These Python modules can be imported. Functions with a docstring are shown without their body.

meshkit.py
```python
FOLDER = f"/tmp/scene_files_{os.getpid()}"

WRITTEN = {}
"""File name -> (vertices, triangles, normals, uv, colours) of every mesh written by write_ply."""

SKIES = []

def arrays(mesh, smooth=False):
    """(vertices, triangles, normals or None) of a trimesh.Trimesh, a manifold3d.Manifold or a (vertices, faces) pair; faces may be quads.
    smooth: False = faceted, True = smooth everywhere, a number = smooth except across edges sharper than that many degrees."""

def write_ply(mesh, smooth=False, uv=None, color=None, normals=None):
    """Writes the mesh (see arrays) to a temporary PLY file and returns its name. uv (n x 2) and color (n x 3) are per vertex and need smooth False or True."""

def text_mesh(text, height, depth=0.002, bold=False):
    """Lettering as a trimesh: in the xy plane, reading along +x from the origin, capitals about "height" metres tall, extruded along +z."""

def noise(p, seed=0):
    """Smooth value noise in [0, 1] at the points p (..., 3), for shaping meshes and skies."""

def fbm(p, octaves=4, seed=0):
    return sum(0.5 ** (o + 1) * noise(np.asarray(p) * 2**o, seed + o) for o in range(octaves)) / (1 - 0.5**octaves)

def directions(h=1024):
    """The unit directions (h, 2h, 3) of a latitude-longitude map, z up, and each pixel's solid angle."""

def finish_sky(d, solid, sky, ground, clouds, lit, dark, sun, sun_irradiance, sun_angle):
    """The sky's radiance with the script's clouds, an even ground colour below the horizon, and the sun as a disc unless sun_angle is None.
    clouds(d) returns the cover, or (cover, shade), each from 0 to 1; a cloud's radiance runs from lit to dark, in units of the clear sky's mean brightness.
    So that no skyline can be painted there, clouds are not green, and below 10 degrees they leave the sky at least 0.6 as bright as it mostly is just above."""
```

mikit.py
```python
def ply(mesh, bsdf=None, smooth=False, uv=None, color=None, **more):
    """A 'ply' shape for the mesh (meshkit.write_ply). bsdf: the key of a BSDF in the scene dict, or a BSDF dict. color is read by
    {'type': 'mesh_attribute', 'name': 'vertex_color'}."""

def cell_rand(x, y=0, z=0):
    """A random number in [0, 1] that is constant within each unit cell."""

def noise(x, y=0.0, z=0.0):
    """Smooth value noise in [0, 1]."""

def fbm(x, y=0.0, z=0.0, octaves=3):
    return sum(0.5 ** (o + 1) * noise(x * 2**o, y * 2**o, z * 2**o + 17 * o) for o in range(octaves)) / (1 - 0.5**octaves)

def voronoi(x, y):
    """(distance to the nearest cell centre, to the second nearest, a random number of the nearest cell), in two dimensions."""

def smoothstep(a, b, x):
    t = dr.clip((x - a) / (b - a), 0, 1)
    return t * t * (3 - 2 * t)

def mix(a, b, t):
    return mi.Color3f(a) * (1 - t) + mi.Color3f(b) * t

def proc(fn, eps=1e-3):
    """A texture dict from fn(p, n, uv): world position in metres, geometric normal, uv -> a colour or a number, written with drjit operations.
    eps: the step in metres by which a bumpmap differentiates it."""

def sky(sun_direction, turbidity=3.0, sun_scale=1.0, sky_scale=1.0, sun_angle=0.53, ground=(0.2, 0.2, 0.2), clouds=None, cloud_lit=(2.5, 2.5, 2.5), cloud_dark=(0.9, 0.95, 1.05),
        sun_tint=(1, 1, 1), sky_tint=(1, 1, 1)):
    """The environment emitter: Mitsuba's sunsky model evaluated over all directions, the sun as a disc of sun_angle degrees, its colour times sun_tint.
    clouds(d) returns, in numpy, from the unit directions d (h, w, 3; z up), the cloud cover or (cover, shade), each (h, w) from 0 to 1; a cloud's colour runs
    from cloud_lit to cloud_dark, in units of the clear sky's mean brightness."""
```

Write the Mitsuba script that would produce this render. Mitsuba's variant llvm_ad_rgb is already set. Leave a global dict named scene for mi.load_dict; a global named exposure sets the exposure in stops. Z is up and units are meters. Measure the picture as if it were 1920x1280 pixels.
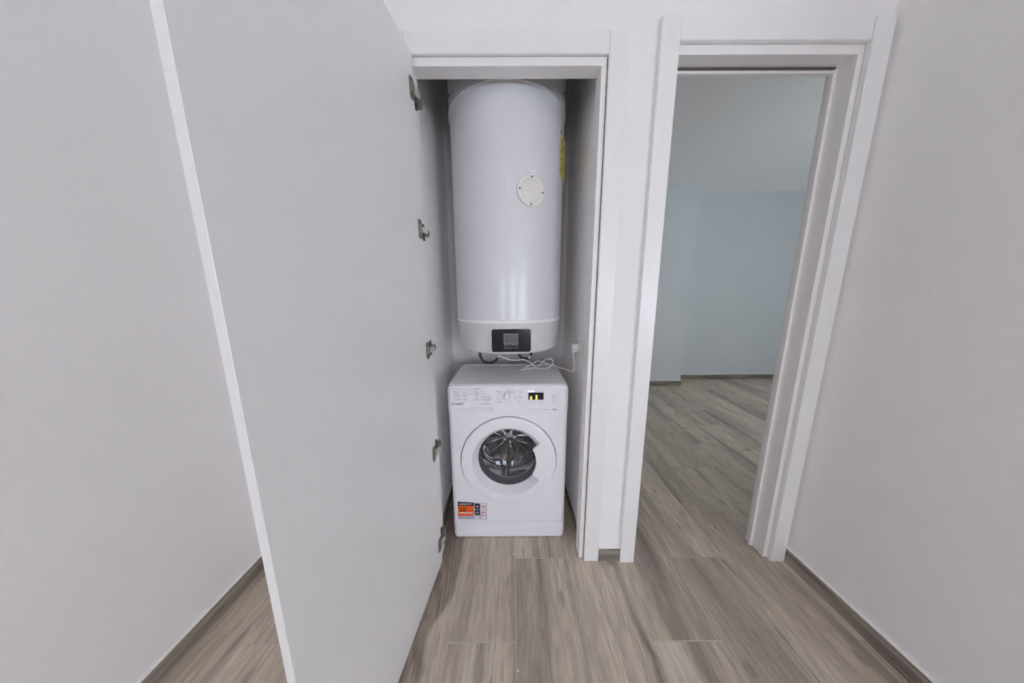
import math, random
import numpy as np
import trimesh
import manifold3d as m3d
import shapely.geometry as sg
import drjit as dr
import mitsuba as mi
import mikit, meshkit
from mikit import noise, fbm, cell_rand, smoothstep, mix, proc

T = mi.ScalarTransform4f
rng = random.Random(7)
scene, labels = {'type': 'scene'}, {}

# ---------------------------------------------------------------- camera
CAM_Z, PITCH, YAW, ROLL, FOCAL = 1.2833, 0.1748, 0.0020, -0.0051, 492.815
_f = np.array([math.sin(YAW) * math.cos(PITCH), math.cos(YAW) * math.cos(PITCH), -math.sin(PITCH)])
_r = np.array([math.cos(YAW), -math.sin(YAW), 0.0])
_u = np.cross(_r, _f)
_up = -_r * math.sin(ROLL) + _u * math.cos(ROLL)
scene['camera'] = {'type': 'perspective', 'fov': math.degrees(2 * math.atan(960 / FOCAL)), 'fov_axis': 'x', 'near_clip': 0.02, 'far_clip': 60.0,
                   'to_world': T().look_at(origin=[0, 0, CAM_Z], target=[float(v) for v in np.array([0, 0, CAM_Z]) + _f], up=[float(v) for v in _up])}
exposure = 0.0

# ---------------------------------------------------------------- lights (all of them are lamps or lit frosted windows of the flat)
WINDOW_LIGHT = (6.1, 6.85, 8.0)        # tall frosted windows of the hall, behind the camera
LAMP_LIGHT = (122.0, 68.0, 49.0)        # round ceiling lamp of the hall
ROOM_WINDOW_LIGHT = (2.25, 2.45, 2.65)     # frosted window of the far room


def emit(rgb):
    return {'type': 'area', 'radiance': {'type': 'rgb', 'value': list(rgb)}}


# ---------------------------------------------------------------- key measures (metres)
YC = 1.0775          # front of the door casings
YWALL = 1.0895       # front face of the facade wall
YBACK = 1.155        # its rear face
CEIL = 2.66
HALL_X0, HALL_X1, HALL_Y0 = -1.20, 1.335, -3.0
HALL_X2, HALL_YC = 3.7, 0.05         # past this corner the hall widens to the right
CLO_X0, CLO_X1, CLO_Y1 = -0.399, 0.355, 1.76
ROOM_X1, ROOM_Y1, ROOM_Y2, ROOM_XC = 4.2, 3.59, 3.87, 2.405
D2A, D2B = 0.5878, 1.235


# ---------------------------------------------------------------- materials
def lin(r, g, b):
    return [float(((c / 255) / 12.92) if c < 10.3 else ((c / 255 + 0.055) / 1.055) ** 2.4) for c in (r, g, b)]


def pr(rgb, rough=0.5, metal=0.0, spec=0.5, **k):
    col = rgb if isinstance(rgb, dict) else {'type': 'rgb', 'value': list(rgb)}
    return {'type': 'twosided', 'bsdf': {'type': 'principled', 'base_color': col, 'roughness': rough, 'metallic': metal, 'specular': spec, **k}}


def paint(p, n, uv):
    v = fbm(p.x * 2.1, p.y * 2.1, p.z * 2.1, 2)
    return mix((0.80, 0.785, 0.775), (0.84, 0.83, 0.825), v)


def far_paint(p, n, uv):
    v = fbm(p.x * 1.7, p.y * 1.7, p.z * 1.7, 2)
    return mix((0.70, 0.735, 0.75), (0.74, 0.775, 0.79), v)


PLANK_X0, PLANK_W, PLANK_L, PLANK_Y0 = 0.0115, 0.2578, 1.0, 0.7754


def plank_ids(p):
    col = dr.floor((p.x - PLANK_X0) / PLANK_W)
    m = col - 3 * dr.floor(col / 3)
    off = dr.select(m == 0, 1.0953, dr.select(m == 1, 1.4150, PLANK_Y0))
    off = dr.select(m == 0, PLANK_Y0 + 0.3199, dr.select(m == 1, PLANK_Y0 + 0.66, PLANK_Y0))
    row = dr.floor((p.y - off) / PLANK_L)
    u = (p.x - PLANK_X0) / PLANK_W - col
    return col, row, u


def wood(p, n, uv):
    """grey-brown wood print of a porcelain plank, every plank with its own piece of grain"""
    col, row, u = plank_ids(p)
    a, b, c = cell_rand(col, row, 5), cell_rand(col, row, 9), cell_rand(col, row, 13)
    x, y = p.x + a * 7.0, p.y + b * 11.0
    warp = (fbm(x * 4.0, y * 1.3, 3.0, 2) - 0.5) * 0.060 + (noise(x * 2.5, y * 0.7, 9.0) - 0.5) * 0.06
    xs = x + warp
    broad = fbm(xs * 9.0, y * 0.9, 1.0, 3)
    bands = fbm(xs * 30.0, y * 3.0, 4.0, 3)
    fine = fbm(xs * 120.0, y * 13.0, 7.0, 3)
    fibre = noise(xs * 330.0, y * 22.0, 2.0)
    light = mix((0.470, 0.412, 0.345), (0.410, 0.356, 0.298), c)
    base = mix(light, (0.345, 0.296, 0.250), smoothstep(0.40, 0.75, broad))
    base = mix(base, (0.500, 0.450, 0.385), smoothstep(0.55, 0.85, 1.0 - bands) * 0.32)
    base = mix(base, (0.235, 0.203, 0.176), smoothstep(0.58, 0.86, bands) * 0.30)
    base = mix(base, (0.190, 0.168, 0.156), smoothstep(0.64, 0.84, broad) * 0.40)
    # dark heartwood streak printed on some of the planks
    at = mi.Float(0.06 + 0.88 * b)
    streak = dr.exp(-dr.square((u - at + (warp * 5.0)) / 0.075)) * smoothstep(0.50, 0.70, noise(y * 1.4, col * 3.1, row * 1.7))
    base = mix(base, (0.135, 0.120, 0.114), streak * 0.5)
    # streaks of the planks nearest to the camera: (plank column, u across the plank, drift along y, width, strength)
    for cc, u0, du, wd, st in ((0.0, 0.985, -0.10, 0.06, 0.55), (0.0, 0.45, 0.05, 0.025, 0.45), (1.0, 0.905, 0.03, 0.060, 0.85), (1.0, 0.10, 0.05, 0.08, 0.35), (-1.0, 0.93, 0.02, 0.045, 0.45), (-1.0, 0.46, -0.06, 0.030, 0.30), (2.0, 0.55, -0.25, 0.09, 0.40), (3.0, 0.40, 0.30, 0.12, 0.5), (1.0, 0.45, 0.10, 0.035, 0.40)):
        w = (noise(p.y * 5.5, cc * 3.0, u0) - 0.5) * 0.10 + (noise(p.y * 22.0, cc * 5.0, u0) - 0.5) * 0.03
        g = dr.exp(-dr.square((u - (u0 + du * (1.0 - p.y)) + w) / wd)) * (0.45 + 0.55 * noise(p.y * 4.0, cc, u0 * 9.0))
        base = mix(base, (0.120, 0.104, 0.104), dr.select(dr.abs(col - cc) < 0.5, g * st, 0.0) * (0.55 + 0.9 * fine))
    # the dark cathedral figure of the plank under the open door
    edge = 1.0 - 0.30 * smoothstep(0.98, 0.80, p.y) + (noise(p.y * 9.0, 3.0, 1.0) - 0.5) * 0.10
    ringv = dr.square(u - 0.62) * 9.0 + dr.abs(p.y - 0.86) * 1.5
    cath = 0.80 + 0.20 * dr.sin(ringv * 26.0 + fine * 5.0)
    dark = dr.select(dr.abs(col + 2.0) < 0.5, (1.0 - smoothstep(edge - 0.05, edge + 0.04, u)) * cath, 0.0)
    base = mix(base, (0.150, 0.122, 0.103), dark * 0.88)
    base = mix(base, (0.52, 0.475, 0.43), dr.select((dr.abs(col - 2.0) < 0.5) & (p.y < PLANK_Y0), (1.0 - smoothstep(0.30, 0.55, u)) * 0.55, 0.0))
    knot = smoothstep(0.84, 0.95, noise(xs * 34.0, y * 11.0, 21.0))
    base = mix(base, (0.14, 0.122, 0.11), knot * 0.45)
    t = (fine - 0.5) * 0.40 + (fibre - 0.5) * 0.30
    tone = mi.Float(1.17 + 0.08 * a) * mi.Color3f(1.0, 0.985, 0.96)
    return base * (1.0 + t) * tone


def wood_height(p, n, uv):
    col, row, u = plank_ids(p)
    return fbm((p.x + col * 1.3) * 160.0, p.y * 5.0, 7.0, 2)


def skirt_wood(p, n, uv):
    s = p.x + p.y
    v = fbm(s * 3.0, p.z * 60.0, 2.0, 3)
    f = noise(s * 9.0, p.z * 260.0, 5.0)
    return mix((0.235, 0.205, 0.172), (0.12, 0.106, 0.095), smoothstep(0.3, 0.75, v)) * (1.15 + 0.4 * f)


DRUM = (-0.0175, 0.4507)


def drum_holes(p, n, uv):
    ang = dr.atan2(p.z - DRUM[1], p.x - DRUM[0]) / (2 * math.pi)
    a, b = ang * 120.0, p.y * 95.0
    sec = ang * 3.0 - dr.floor(ang * 3.0)
    row = dr.floor(b)
    a = a + 0.5 * (row - 2 * dr.floor(row / 2))
    d = dr.square(a - dr.floor(a) - 0.5) + dr.square(b - row - 0.5)
    on = (1.0 - smoothstep(0.035, 0.075, d)) * smoothstep(0.10, 0.14, sec) * (1.0 - smoothstep(0.86, 0.90, sec))
    return mix((0.46, 0.46, 0.48), (0.015, 0.015, 0.017), on)


def hose_braid(p, n, uv):
    a = dr.atan2(p.z - 0.93, p.x) * 60.0 + p.y * 500.0
    b = dr.atan2(p.z - 0.93, p.x) * 60.0 - p.y * 500.0
    s = smoothstep(0.55, 0.75, dr.maximum(dr.sin(a), dr.sin(b)) * 0.5 + 0.5)
    return mix((0.012, 0.012, 0.014), (0.05, 0.05, 0.055), s)


def leaf_paint(p, n, uv):
    v = noise(p.x * 1.5, p.y * 1.5, p.z * 1.5)
    return mix((0.72, 0.715, 0.705), (0.75, 0.745, 0.735), v)


M = {
    'm_wall': pr(proc(paint), 0.85, spec=0.25),
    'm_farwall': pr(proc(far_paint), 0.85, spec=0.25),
    'm_ceiling': pr((0.82, 0.815, 0.81), 0.9, spec=0.2),
    'm_grout': pr(lin(190, 184, 173), 0.9, spec=0.2),
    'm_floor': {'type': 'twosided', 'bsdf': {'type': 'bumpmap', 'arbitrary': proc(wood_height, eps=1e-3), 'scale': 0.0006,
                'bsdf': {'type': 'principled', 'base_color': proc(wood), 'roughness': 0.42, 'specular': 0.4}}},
    'm_skirt': pr(proc(skirt_wood), 0.4, spec=0.4),
    'm_lip': pr((0.84, 0.84, 0.83), 0.7),
    'm_trim': pr((0.80, 0.797, 0.79), 0.32, spec=0.5),
    'm_jamb': pr((0.80, 0.785, 0.775), 0.38, spec=0.5),
    'm_leaf': pr(proc(leaf_paint), 0.36, spec=0.45),
    'm_edge': pr((0.78, 0.78, 0.77), 0.4),
    'm_gasket': pr((0.09, 0.075, 0.065), 0.7),
    'm_steel': pr((0.30, 0.285, 0.26), 0.42, metal=0.9),
    'm_darksteel': pr((0.13, 0.12, 0.11), 0.45, metal=0.9),
    'm_brightsteel': pr((0.80, 0.77, 0.71), 0.36, metal=0.85),
    'm_enamel': pr((0.64, 0.645, 0.67), 0.30, spec=0.4, clearcoat=0.8, clearcoat_gloss=0.95),
    'm_cap': pr((0.60, 0.605, 0.59), 0.5, spec=0.4),
    'm_topcap': pr((0.56, 0.565, 0.57), 0.45, spec=0.4),
    'm_ring': pr((0.82, 0.82, 0.84), 0.3),
    'm_beige': pr((0.71, 0.685, 0.645), 0.5),
    'm_black': pr((0.008, 0.008, 0.011), 0.16, spec=0.4),
    'm_dark': pr((0.02, 0.02, 0.023), 0.5),
    'm_screen': pr((0.085, 0.09, 0.095), 0.35),
    'm_screenline': pr((0.28, 0.29, 0.31), 0.4),
    'm_icon': pr((0.36, 0.36, 0.38), 0.5),
    'm_plastic': pr((0.80, 0.80, 0.83), 0.3, spec=0.5),
    'm_plasticlid': pr((0.86, 0.865, 0.88), 0.35, spec=0.5),
    'm_print': pr((0.08, 0.08, 0.095), 0.6),
    'm_printgrey': pr((0.17, 0.17, 0.20), 0.6),
    'm_printlight': pr((0.38, 0.38, 0.42), 0.6),
    'm_rubber': pr((0.125, 0.125, 0.138), 0.24, spec=0.6),
    'm_drum': pr(proc(drum_holes), 0.22, metal=1.0),
    'm_inox': pr((0.42, 0.415, 0.42), 0.19, metal=1.0),
    'm_glass': {'type': 'thindielectric', 'int_ior': 1.5},
    'm_orange': pr(lin(224, 92, 30), 0.5),
    'm_silver': pr(lin(168, 170, 184), 0.35),
    'm_white': pr((0.80, 0.79, 0.80), 0.5),
    'm_stickerblack': pr((0.012, 0.012, 0.016), 0.4),
    'm_maroon': pr(lin(70, 12, 8), 0.5),
    'm_red': pr(lin(176, 52, 48), 0.5),
    'm_yellow': pr(lin(196, 182, 84), 0.5),
    'm_cord': pr((0.86, 0.86, 0.88), 0.45),
    'm_hose': pr(proc(hose_braid), 0.4),
    'm_socket': pr((0.74, 0.72, 0.69), 0.35),
    'm_crumb': pr((0.85, 0.84, 0.82), 0.9),
}
scene.update(M)


# ---------------------------------------------------------------- mesh helpers
def tri(x):
    if isinstance(x, m3d.Manifold):
        q = x.to_mesh()
        return trimesh.Trimesh(np.array(q.vert_properties)[:, :3], np.array(q.tri_verts), process=False)
    return x


def box(x0, x1, y0, y1, z0, z1, b=0.0):
    """a box with its edges chamfered by b"""
    if b <= 0:
        m = trimesh.creation.box((x1 - x0, y1 - y0, z1 - z0))
        m.apply_translation(((x0 + x1) / 2, (y0 + y1) / 2, (z0 + z1) / 2))
        return m
    h = np.array([(x1 - x0) / 2, (y1 - y0) / 2, (z1 - z0) / 2])
    b = min(b, float(h.min()) * 0.9)
    pts = []
    for s in np.array(np.meshgrid([-1, 1], [-1, 1], [-1, 1])).T.reshape(-1, 3):
        for k in range(3):
            d = h - b
            d[k] = h[k]
            pts.append(s * d)
    m = trimesh.convex.convex_hull(np.array(pts))
    m.apply_translation(((x0 + x1) / 2, (y0 + y1) / 2, (z0 + z1) / 2))
    return m


def cat(*ms):
    return trimesh.util.concatenate([tri(m) for m in ms])


def turned(m, rot=None, move=None):
    m = tri(m).copy()
    if rot is not None:
        m.apply_transform(trimesh.transformations.rotation_matrix(rot[0], rot[1]))
    if move is not None:
        m.apply_translation(move)
    return m


def lathe(profile, axis='z', center=(0, 0, 0), n=64, a0=0.0, a1=2 * math.pi):
    """profile [(radius, height)] turned about the z axis, or about the y axis (height = y)"""
    pr_ = np.array(profile, float)
    full = abs(a1 - a0 - 2 * math.pi) < 1e-6
    ang = np.linspace(a0, a1, n, endpoint=not full)
    k, m = len(pr_), len(ang)
    if axis == 'z':
        v = np.array([[r * math.cos(t), r * math.sin(t), h] for t in ang for r, h in pr_])
    else:
        v = np.array([[r * math.cos(t), h, r * math.sin(t)] for t in ang for r, h in pr_])
    f = []
    for i in range(m if full else m - 1):
        j = (i + 1) % m
        for q in range(k - 1):
            a, b, c, d = i * k + q, j * k + q, j * k + q + 1, i * k + q + 1
            f += [[a, b, c], [a, c, d]]
    mesh = trimesh.Trimesh(v + np.array(center), np.array(f), process=False)
    mesh.merge_vertices()
    mesh.update_faces(mesh.nondegenerate_faces())
    return mesh


def spline(points, per=8):
    p = np.array(points, float)
    p = np.vstack([2 * p[0] - p[1], p, 2 * p[-1] - p[-2]])
    out = []
    for i in range(1, len(p) - 2):
        a, b, c, d = p[i - 1:i + 3]
        for t in np.linspace(0, 1, per, endpoint=False):
            out.append(0.5 * (2 * b + (c - a) * t + (2 * a - 5 * b + 4 * c - d) * t * t + (3 * b - a - 3 * c + d) * t ** 3))
    out.append(p[-2])
    return np.array(out)


def tube(points, r, per=6, sides=12):
    p = spline(points, per)
    t = np.gradient(p, axis=0)
    t /= np.linalg.norm(t, axis=1, keepdims=True) + 1e-12
    a = np.cross(t[0], [0.3, 0.5, 0.8])
    a /= np.linalg.norm(a)
    rings = []
    ang = np.arange(sides) * 2 * math.pi / sides
    for i in range(len(p)):
        a = a - t[i] * np.dot(a, t[i])
        a /= np.linalg.norm(a)
        b = np.cross(t[i], a)
        rings.append(p[i] + r * (np.cos(ang)[:, None] * a + np.sin(ang)[:, None] * b))
    v = np.vstack(rings + [p[:1], p[-1:]])
    n, f = len(p), []
    for i in range(n - 1):
        for j in range(sides):
            k = (j + 1) % sides
            f += [[i * sides + j, i * sides + k, (i + 1) * sides + k], [i * sides + j, (i + 1) * sides + k, (i + 1) * sides + j]]
    for j in range(sides):
        k = (j + 1) % sides
        f += [[n * sides, k, j], [n * sides + 1, (n - 1) * sides + j, (n - 1) * sides + k]]
    return trimesh.Trimesh(v, np.array(f), process=False)


def rrect(x0, x1, z0, z1, r, seg=10):
    """outline of a rounded rectangle"""
    r = [r] * 4 if not isinstance(r, (list, tuple)) else r          # lower left, lower right, upper right, upper left
    pts = []
    for (cx, cz, a), q in zip(((x0, z0, 180), (x1, z0, 270), (x1, z1, 0), (x0, z1, 90)), r):
        sx, sz = (1 if cx == x0 else -1), (1 if cz == z0 else -1)
        for k in range(seg + 1):
            t = math.radians(a + 90 * k / seg)
            pts.append((cx + sx * q + q * math.cos(t), cz + sz * q + q * math.sin(t)))
    return pts


def prism_y(pts, y0, y1):
    """an (x, z) outline extruded from y0 to y1"""
    m = m3d.CrossSection([np.array(pts, float)], m3d.FillRule.NonZero).extrude(y1 - y0)
    return m.rotate((90, 0, 0)).translate((0, y1, 0))


def prism_z(pts, z0, z1):
    return m3d.CrossSection([np.array(pts, float)], m3d.FillRule.NonZero).extrude(z1 - z0).translate((0, 0, z0))


def mbox(x0, x1, y0, y1, z0, z1):
    return m3d.Manifold.cube((x1 - x0, y1 - y0, z1 - z0)).translate((x0, y0, z0))


def text_on(y, text, x, z, h, bold=False, width=None, depth=0.0004):
    """lettering on an upright face that looks towards -y, lower left corner of the first letter at (x, z)"""
    m = meshkit.text_mesh(text, h, depth, bold)
    w = m.bounds[1][0] - m.bounds[0][0]
    v = np.array(m.vertices)
    s = (width / w) if width else 1.0
    return trimesh.Trimesh(np.c_[x + (v[:, 0] - m.bounds[0][0]) * s, y - v[:, 2], z + v[:, 1]], m.faces[:, ::-1], process=False)


_used = {}


def add(key, mesh, bsdf, smooth=False, **more):
    """one entry of the scene; a key that is taken gets a number"""
    n = _used.get(key, 0)
    _used[key] = n + 1
    k = key if n == 0 else f'{key}_{n:03d}'
    shape = mesh if isinstance(mesh, dict) else mikit.ply(tri(mesh), bsdf, smooth)
    scene[k] = {**shape, **more}
    return k


def struct(key, mesh, bsdf, label=None, smooth=False, **more):
    k = add(key, mesh, bsdf, smooth, **more)
    labels[k] = {'kind': 'structure', **({'label': label} if label else {})}
    return k


# ---------------------------------------------------------------- floor, ceiling, walls
floor = struct('floor', box(HALL_X0 - 0.1, ROOM_X1 + 0.1, HALL_Y0 - 0.1, ROOM_Y2 + 0.1, -0.06, -0.0007), 'm_grout', 'floor of grey brown wood look planks with pale joints')
FX0, FX1, FY0, FY1 = HALL_X0 - 0.05, ROOM_X1 + 0.05, HALL_Y0 - 0.05, ROOM_Y2 + 0.05


def plank(w, l):
    """one plank, its top edges eased, lying in x 0..w, y 0..l"""
    g, b = 0.0012, 0.0010
    lo = [(g, g, -0.02), (w - g, g, -0.02), (w - g, l - g, -0.02), (g, l - g, -0.02)]
    mid = [(x, y, -b) for x, y, _ in lo]
    up = [(g + b, g + b, 0), (w - g - b, g + b, 0), (w - g - b, l - g - b, 0), (g + b, l - g - b, 0)]
    return trimesh.convex.convex_hull(np.array(lo + mid + up))


full = {}
c0, c1 = math.floor((FX0 - PLANK_X0) / PLANK_W), math.floor((FX1 - PLANK_X0) / PLANK_W)
for c in range(c0, c1 + 1):
    off = PLANK_Y0 + {0: 0.3199, 1: 0.66, 2: 0.0}[c % 3]
    xa, xb = max(FX0, PLANK_X0 + c * PLANK_W), min(FX1, PLANK_X0 + (c + 1) * PLANK_W)
    if xb - xa < 0.01:
        continue
    for r in range(math.floor((FY0 - off) / PLANK_L), math.floor((FY1 - off) / PLANK_L) + 1):
        ya, yb = max(FY0, off + r * PLANK_L), min(FY1, off + (r + 1) * PLANK_L)
        if yb - ya < 0.01 or (xb < -0.6 and ya > YBACK) or (xa > HALL_X1 + 0.1 and ya > HALL_YC and yb < YWALL):
            continue
        size = (round(xb - xa, 4), round(yb - ya, 4))
        if size not in full:
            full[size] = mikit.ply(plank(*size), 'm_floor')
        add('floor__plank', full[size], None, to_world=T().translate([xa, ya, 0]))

struct('ceiling', box(HALL_X0 - 0.1, ROOM_X1 + 0.1, HALL_Y0 - 0.1, ROOM_Y2 + 0.1, CEIL, CEIL + 0.1), 'm_ceiling', 'plain white ceiling')
O1A, O1B, O1T = -0.373, 0.351, 2.116
O2A, O2B, O2T = 0.566, 1.257, 2.15
RW = (2.2, 3.7, 0.85, 2.1)           # window of the far room: x from, to, z from, to
struct('wall_front', cat(box(HALL_X0, O1A, YWALL, YBACK, 0, CEIL), box(O1A, O1B, YWALL, YBACK, O1T, CEIL), box(O1B, O2A, YWALL, YBACK, 0, CEIL),
                         box(O2A, O2B, YWALL, YBACK, O2T, CEIL), box(O2B, RW[0], YWALL, YBACK, 0, CEIL), box(RW[1], ROOM_X1, YWALL, YBACK, 0, CEIL),
                         box(RW[0], RW[1], YWALL, YBACK, 0, RW[2]), box(RW[0], RW[1], YWALL, YBACK, RW[3], CEIL)), 'm_wall', 'white painted wall around the two doorways')
struct('wall_left', box(HALL_X0 - 0.1, HALL_X0, HALL_Y0 - 0.1, YBACK, 0, CEIL), 'm_wall', 'white painted wall left of the open closet door')
struct('wall_right', box(HALL_X1, HALL_X1 + 0.1, HALL_YC, YWALL, 0, CEIL), 'm_wall', 'white painted wall right of the second doorway')
WIN = ((-0.98, -0.48), (0.46, 1.26), (1.85, 3.35))          # the tall windows of the rear wall
WZ0, WZ1 = 0.50, 1.78
struct('wall_rear', cat(*[box(a, b, HALL_Y0 - 0.1, HALL_Y0, 0, CEIL) for a, b in ((HALL_X0, WIN[0][0]), (WIN[0][1], WIN[1][0]), (WIN[1][1], WIN[2][0]), (WIN[2][1], HALL_X2))],
                        *[box(a, b, HALL_Y0 - 0.1, HALL_Y0, z0, z1) for a, b in WIN for z0, z1 in ((0, WZ0), (WZ1, CEIL))]), 'm_wall', 'white painted wall with the hall windows')
struct('wall_corner', box(HALL_X1 + 0.1, HALL_X2, HALL_YC, HALL_YC + 0.1, 0, CEIL), 'm_wall', 'white painted wall where the hall widens')
struct('wall_side', box(HALL_X2, HALL_X2 + 0.1, HALL_Y0 - 0.1, HALL_YC + 0.1, 0, CEIL), 'm_wall', 'white painted side wall of the hall')
struct('wall_closet_left', box(CLO_X0 - 0.1, CLO_X0, YBACK, CLO_Y1 + 0.1, 0, CEIL), 'm_wall', 'white left side wall inside the closet')
struct('wall_closet_right', box(CLO_X1, 0.47, YBACK, ROOM_Y1 + 0.1, 0, CEIL), 'm_wall', 'white right side wall inside the closet')
struct('wall_closet_back', box(CLO_X0, CLO_X1, CLO_Y1, CLO_Y1 + 0.1, 0, CEIL), 'm_wall', 'white back wall of the closet behind the water heater')
struct('wall_far', cat(box(0.47, ROOM_XC, ROOM_Y1, ROOM_Y2 + 0.1, 0, CEIL), box(ROOM_XC, ROOM_X1, ROOM_Y2, ROOM_Y2 + 0.1, 0, CEIL)), 'm_farwall', 'pale blue grey far wall of the room beyond the second doorway, stepping back at a corner')
struct('wall_room', box(ROOM_X1, ROOM_X1 + 0.1, YWALL, ROOM_Y2 + 0.1, 0, CEIL), 'm_farwall', 'pale blue grey side wall of the room beyond')


def skirting(name, x0, x1, y0, y1, label=None, lip=None):
    k = struct(name, box(x0, x1, y0, y1, 0, 0.071, 0.001), 'm_skirt', label)
    add(k + '__lip', box(*(lip or (x0, x1, y0, y1)), 0.0705, 0.0775, 0.001), 'm_lip')


skirting('baseboard_front', 0.4178, 0.5204, YC + 0.0005, YWALL, 'short wood look skirting tile between the two door casings')
skirting('baseboard_right', D2B + 0.087, HALL_X1, YC + 0.0005, YWALL)
skirting('baseboard_left', HALL_X0, -0.4398, YC + 0.0005, YWALL)
skirting('baseboard_side_left', HALL_X0, HALL_X0 + 0.011, HALL_Y0, YC)
skirting('baseboard_side_right', HALL_X1 - 0.011, HALL_X1, HALL_YC, YC)
skirting('baseboard_closet_left', CLO_X0, CLO_X0 + 0.008, YBACK, CLO_Y1, 'dark skirting tile along the left closet wall')
skirting('baseboard_closet_right', CLO_X1 - 0.008, CLO_X1, YBACK, CLO_Y1, 'dark skirting tile along the right closet wall')
skirting('baseboard_closet_back', CLO_X0 + 0.008, CLO_X1 - 0.008, CLO_Y1 - 0.008, CLO_Y1)
skirting('baseboard_far', 0.47, ROOM_XC + 0.011, ROOM_Y1 - 0.011, ROOM_Y1, 'dark wood look skirting along the far wall of the room beyond')
skirting('baseboard_corner', ROOM_XC, ROOM_XC + 0.011, ROOM_Y1, ROOM_Y2)
skirting('baseboard_recess', ROOM_XC + 0.011, ROOM_X1, ROOM_Y2 - 0.011, ROOM_Y2, 'dark wood look skirting along the recessed part of the far wall')

# windows that light the place (behind the camera and in the far room): a frame and frosted, daylit panes
def pane(key, pts, rgb):
    add(key, trimesh.Trimesh(np.array(pts, float), [[0, 1, 2], [0, 2, 3]], process=False), 'm_white', emitter=emit(rgb))


for n, (a, b) in ((1, WIN[0]), (3, WIN[1]), (4, WIN[2])):
    labels[f'window_{n}'] = {'kind': 'structure', 'label': 'tall white framed frosted window of the hall'}
    y0, y1 = HALL_Y0 - 0.07, HALL_Y0 + 0.005
    add(f'window_{n}__frame', cat(box(a, b, y0, y1, WZ0, WZ0 + 0.06, 0.004), box(a, b, y0, y1, WZ1 - 0.06, WZ1, 0.004),
                                  box(a, a + 0.06, y0, y1, WZ0, WZ1, 0.004), box(b - 0.06, b, y0, y1, WZ0, WZ1, 0.004)), 'm_trim')
    a, b = a + 0.05, b - 0.05
    pane(f'window_{n}__pane', [(a, HALL_Y0 - 0.03, WZ0 + 0.05), (a, HALL_Y0 - 0.03, WZ1 - 0.05), (b, HALL_Y0 - 0.03, WZ1 - 0.05), (b, HALL_Y0 - 0.03, WZ0 + 0.05)], WINDOW_LIGHT)
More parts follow.
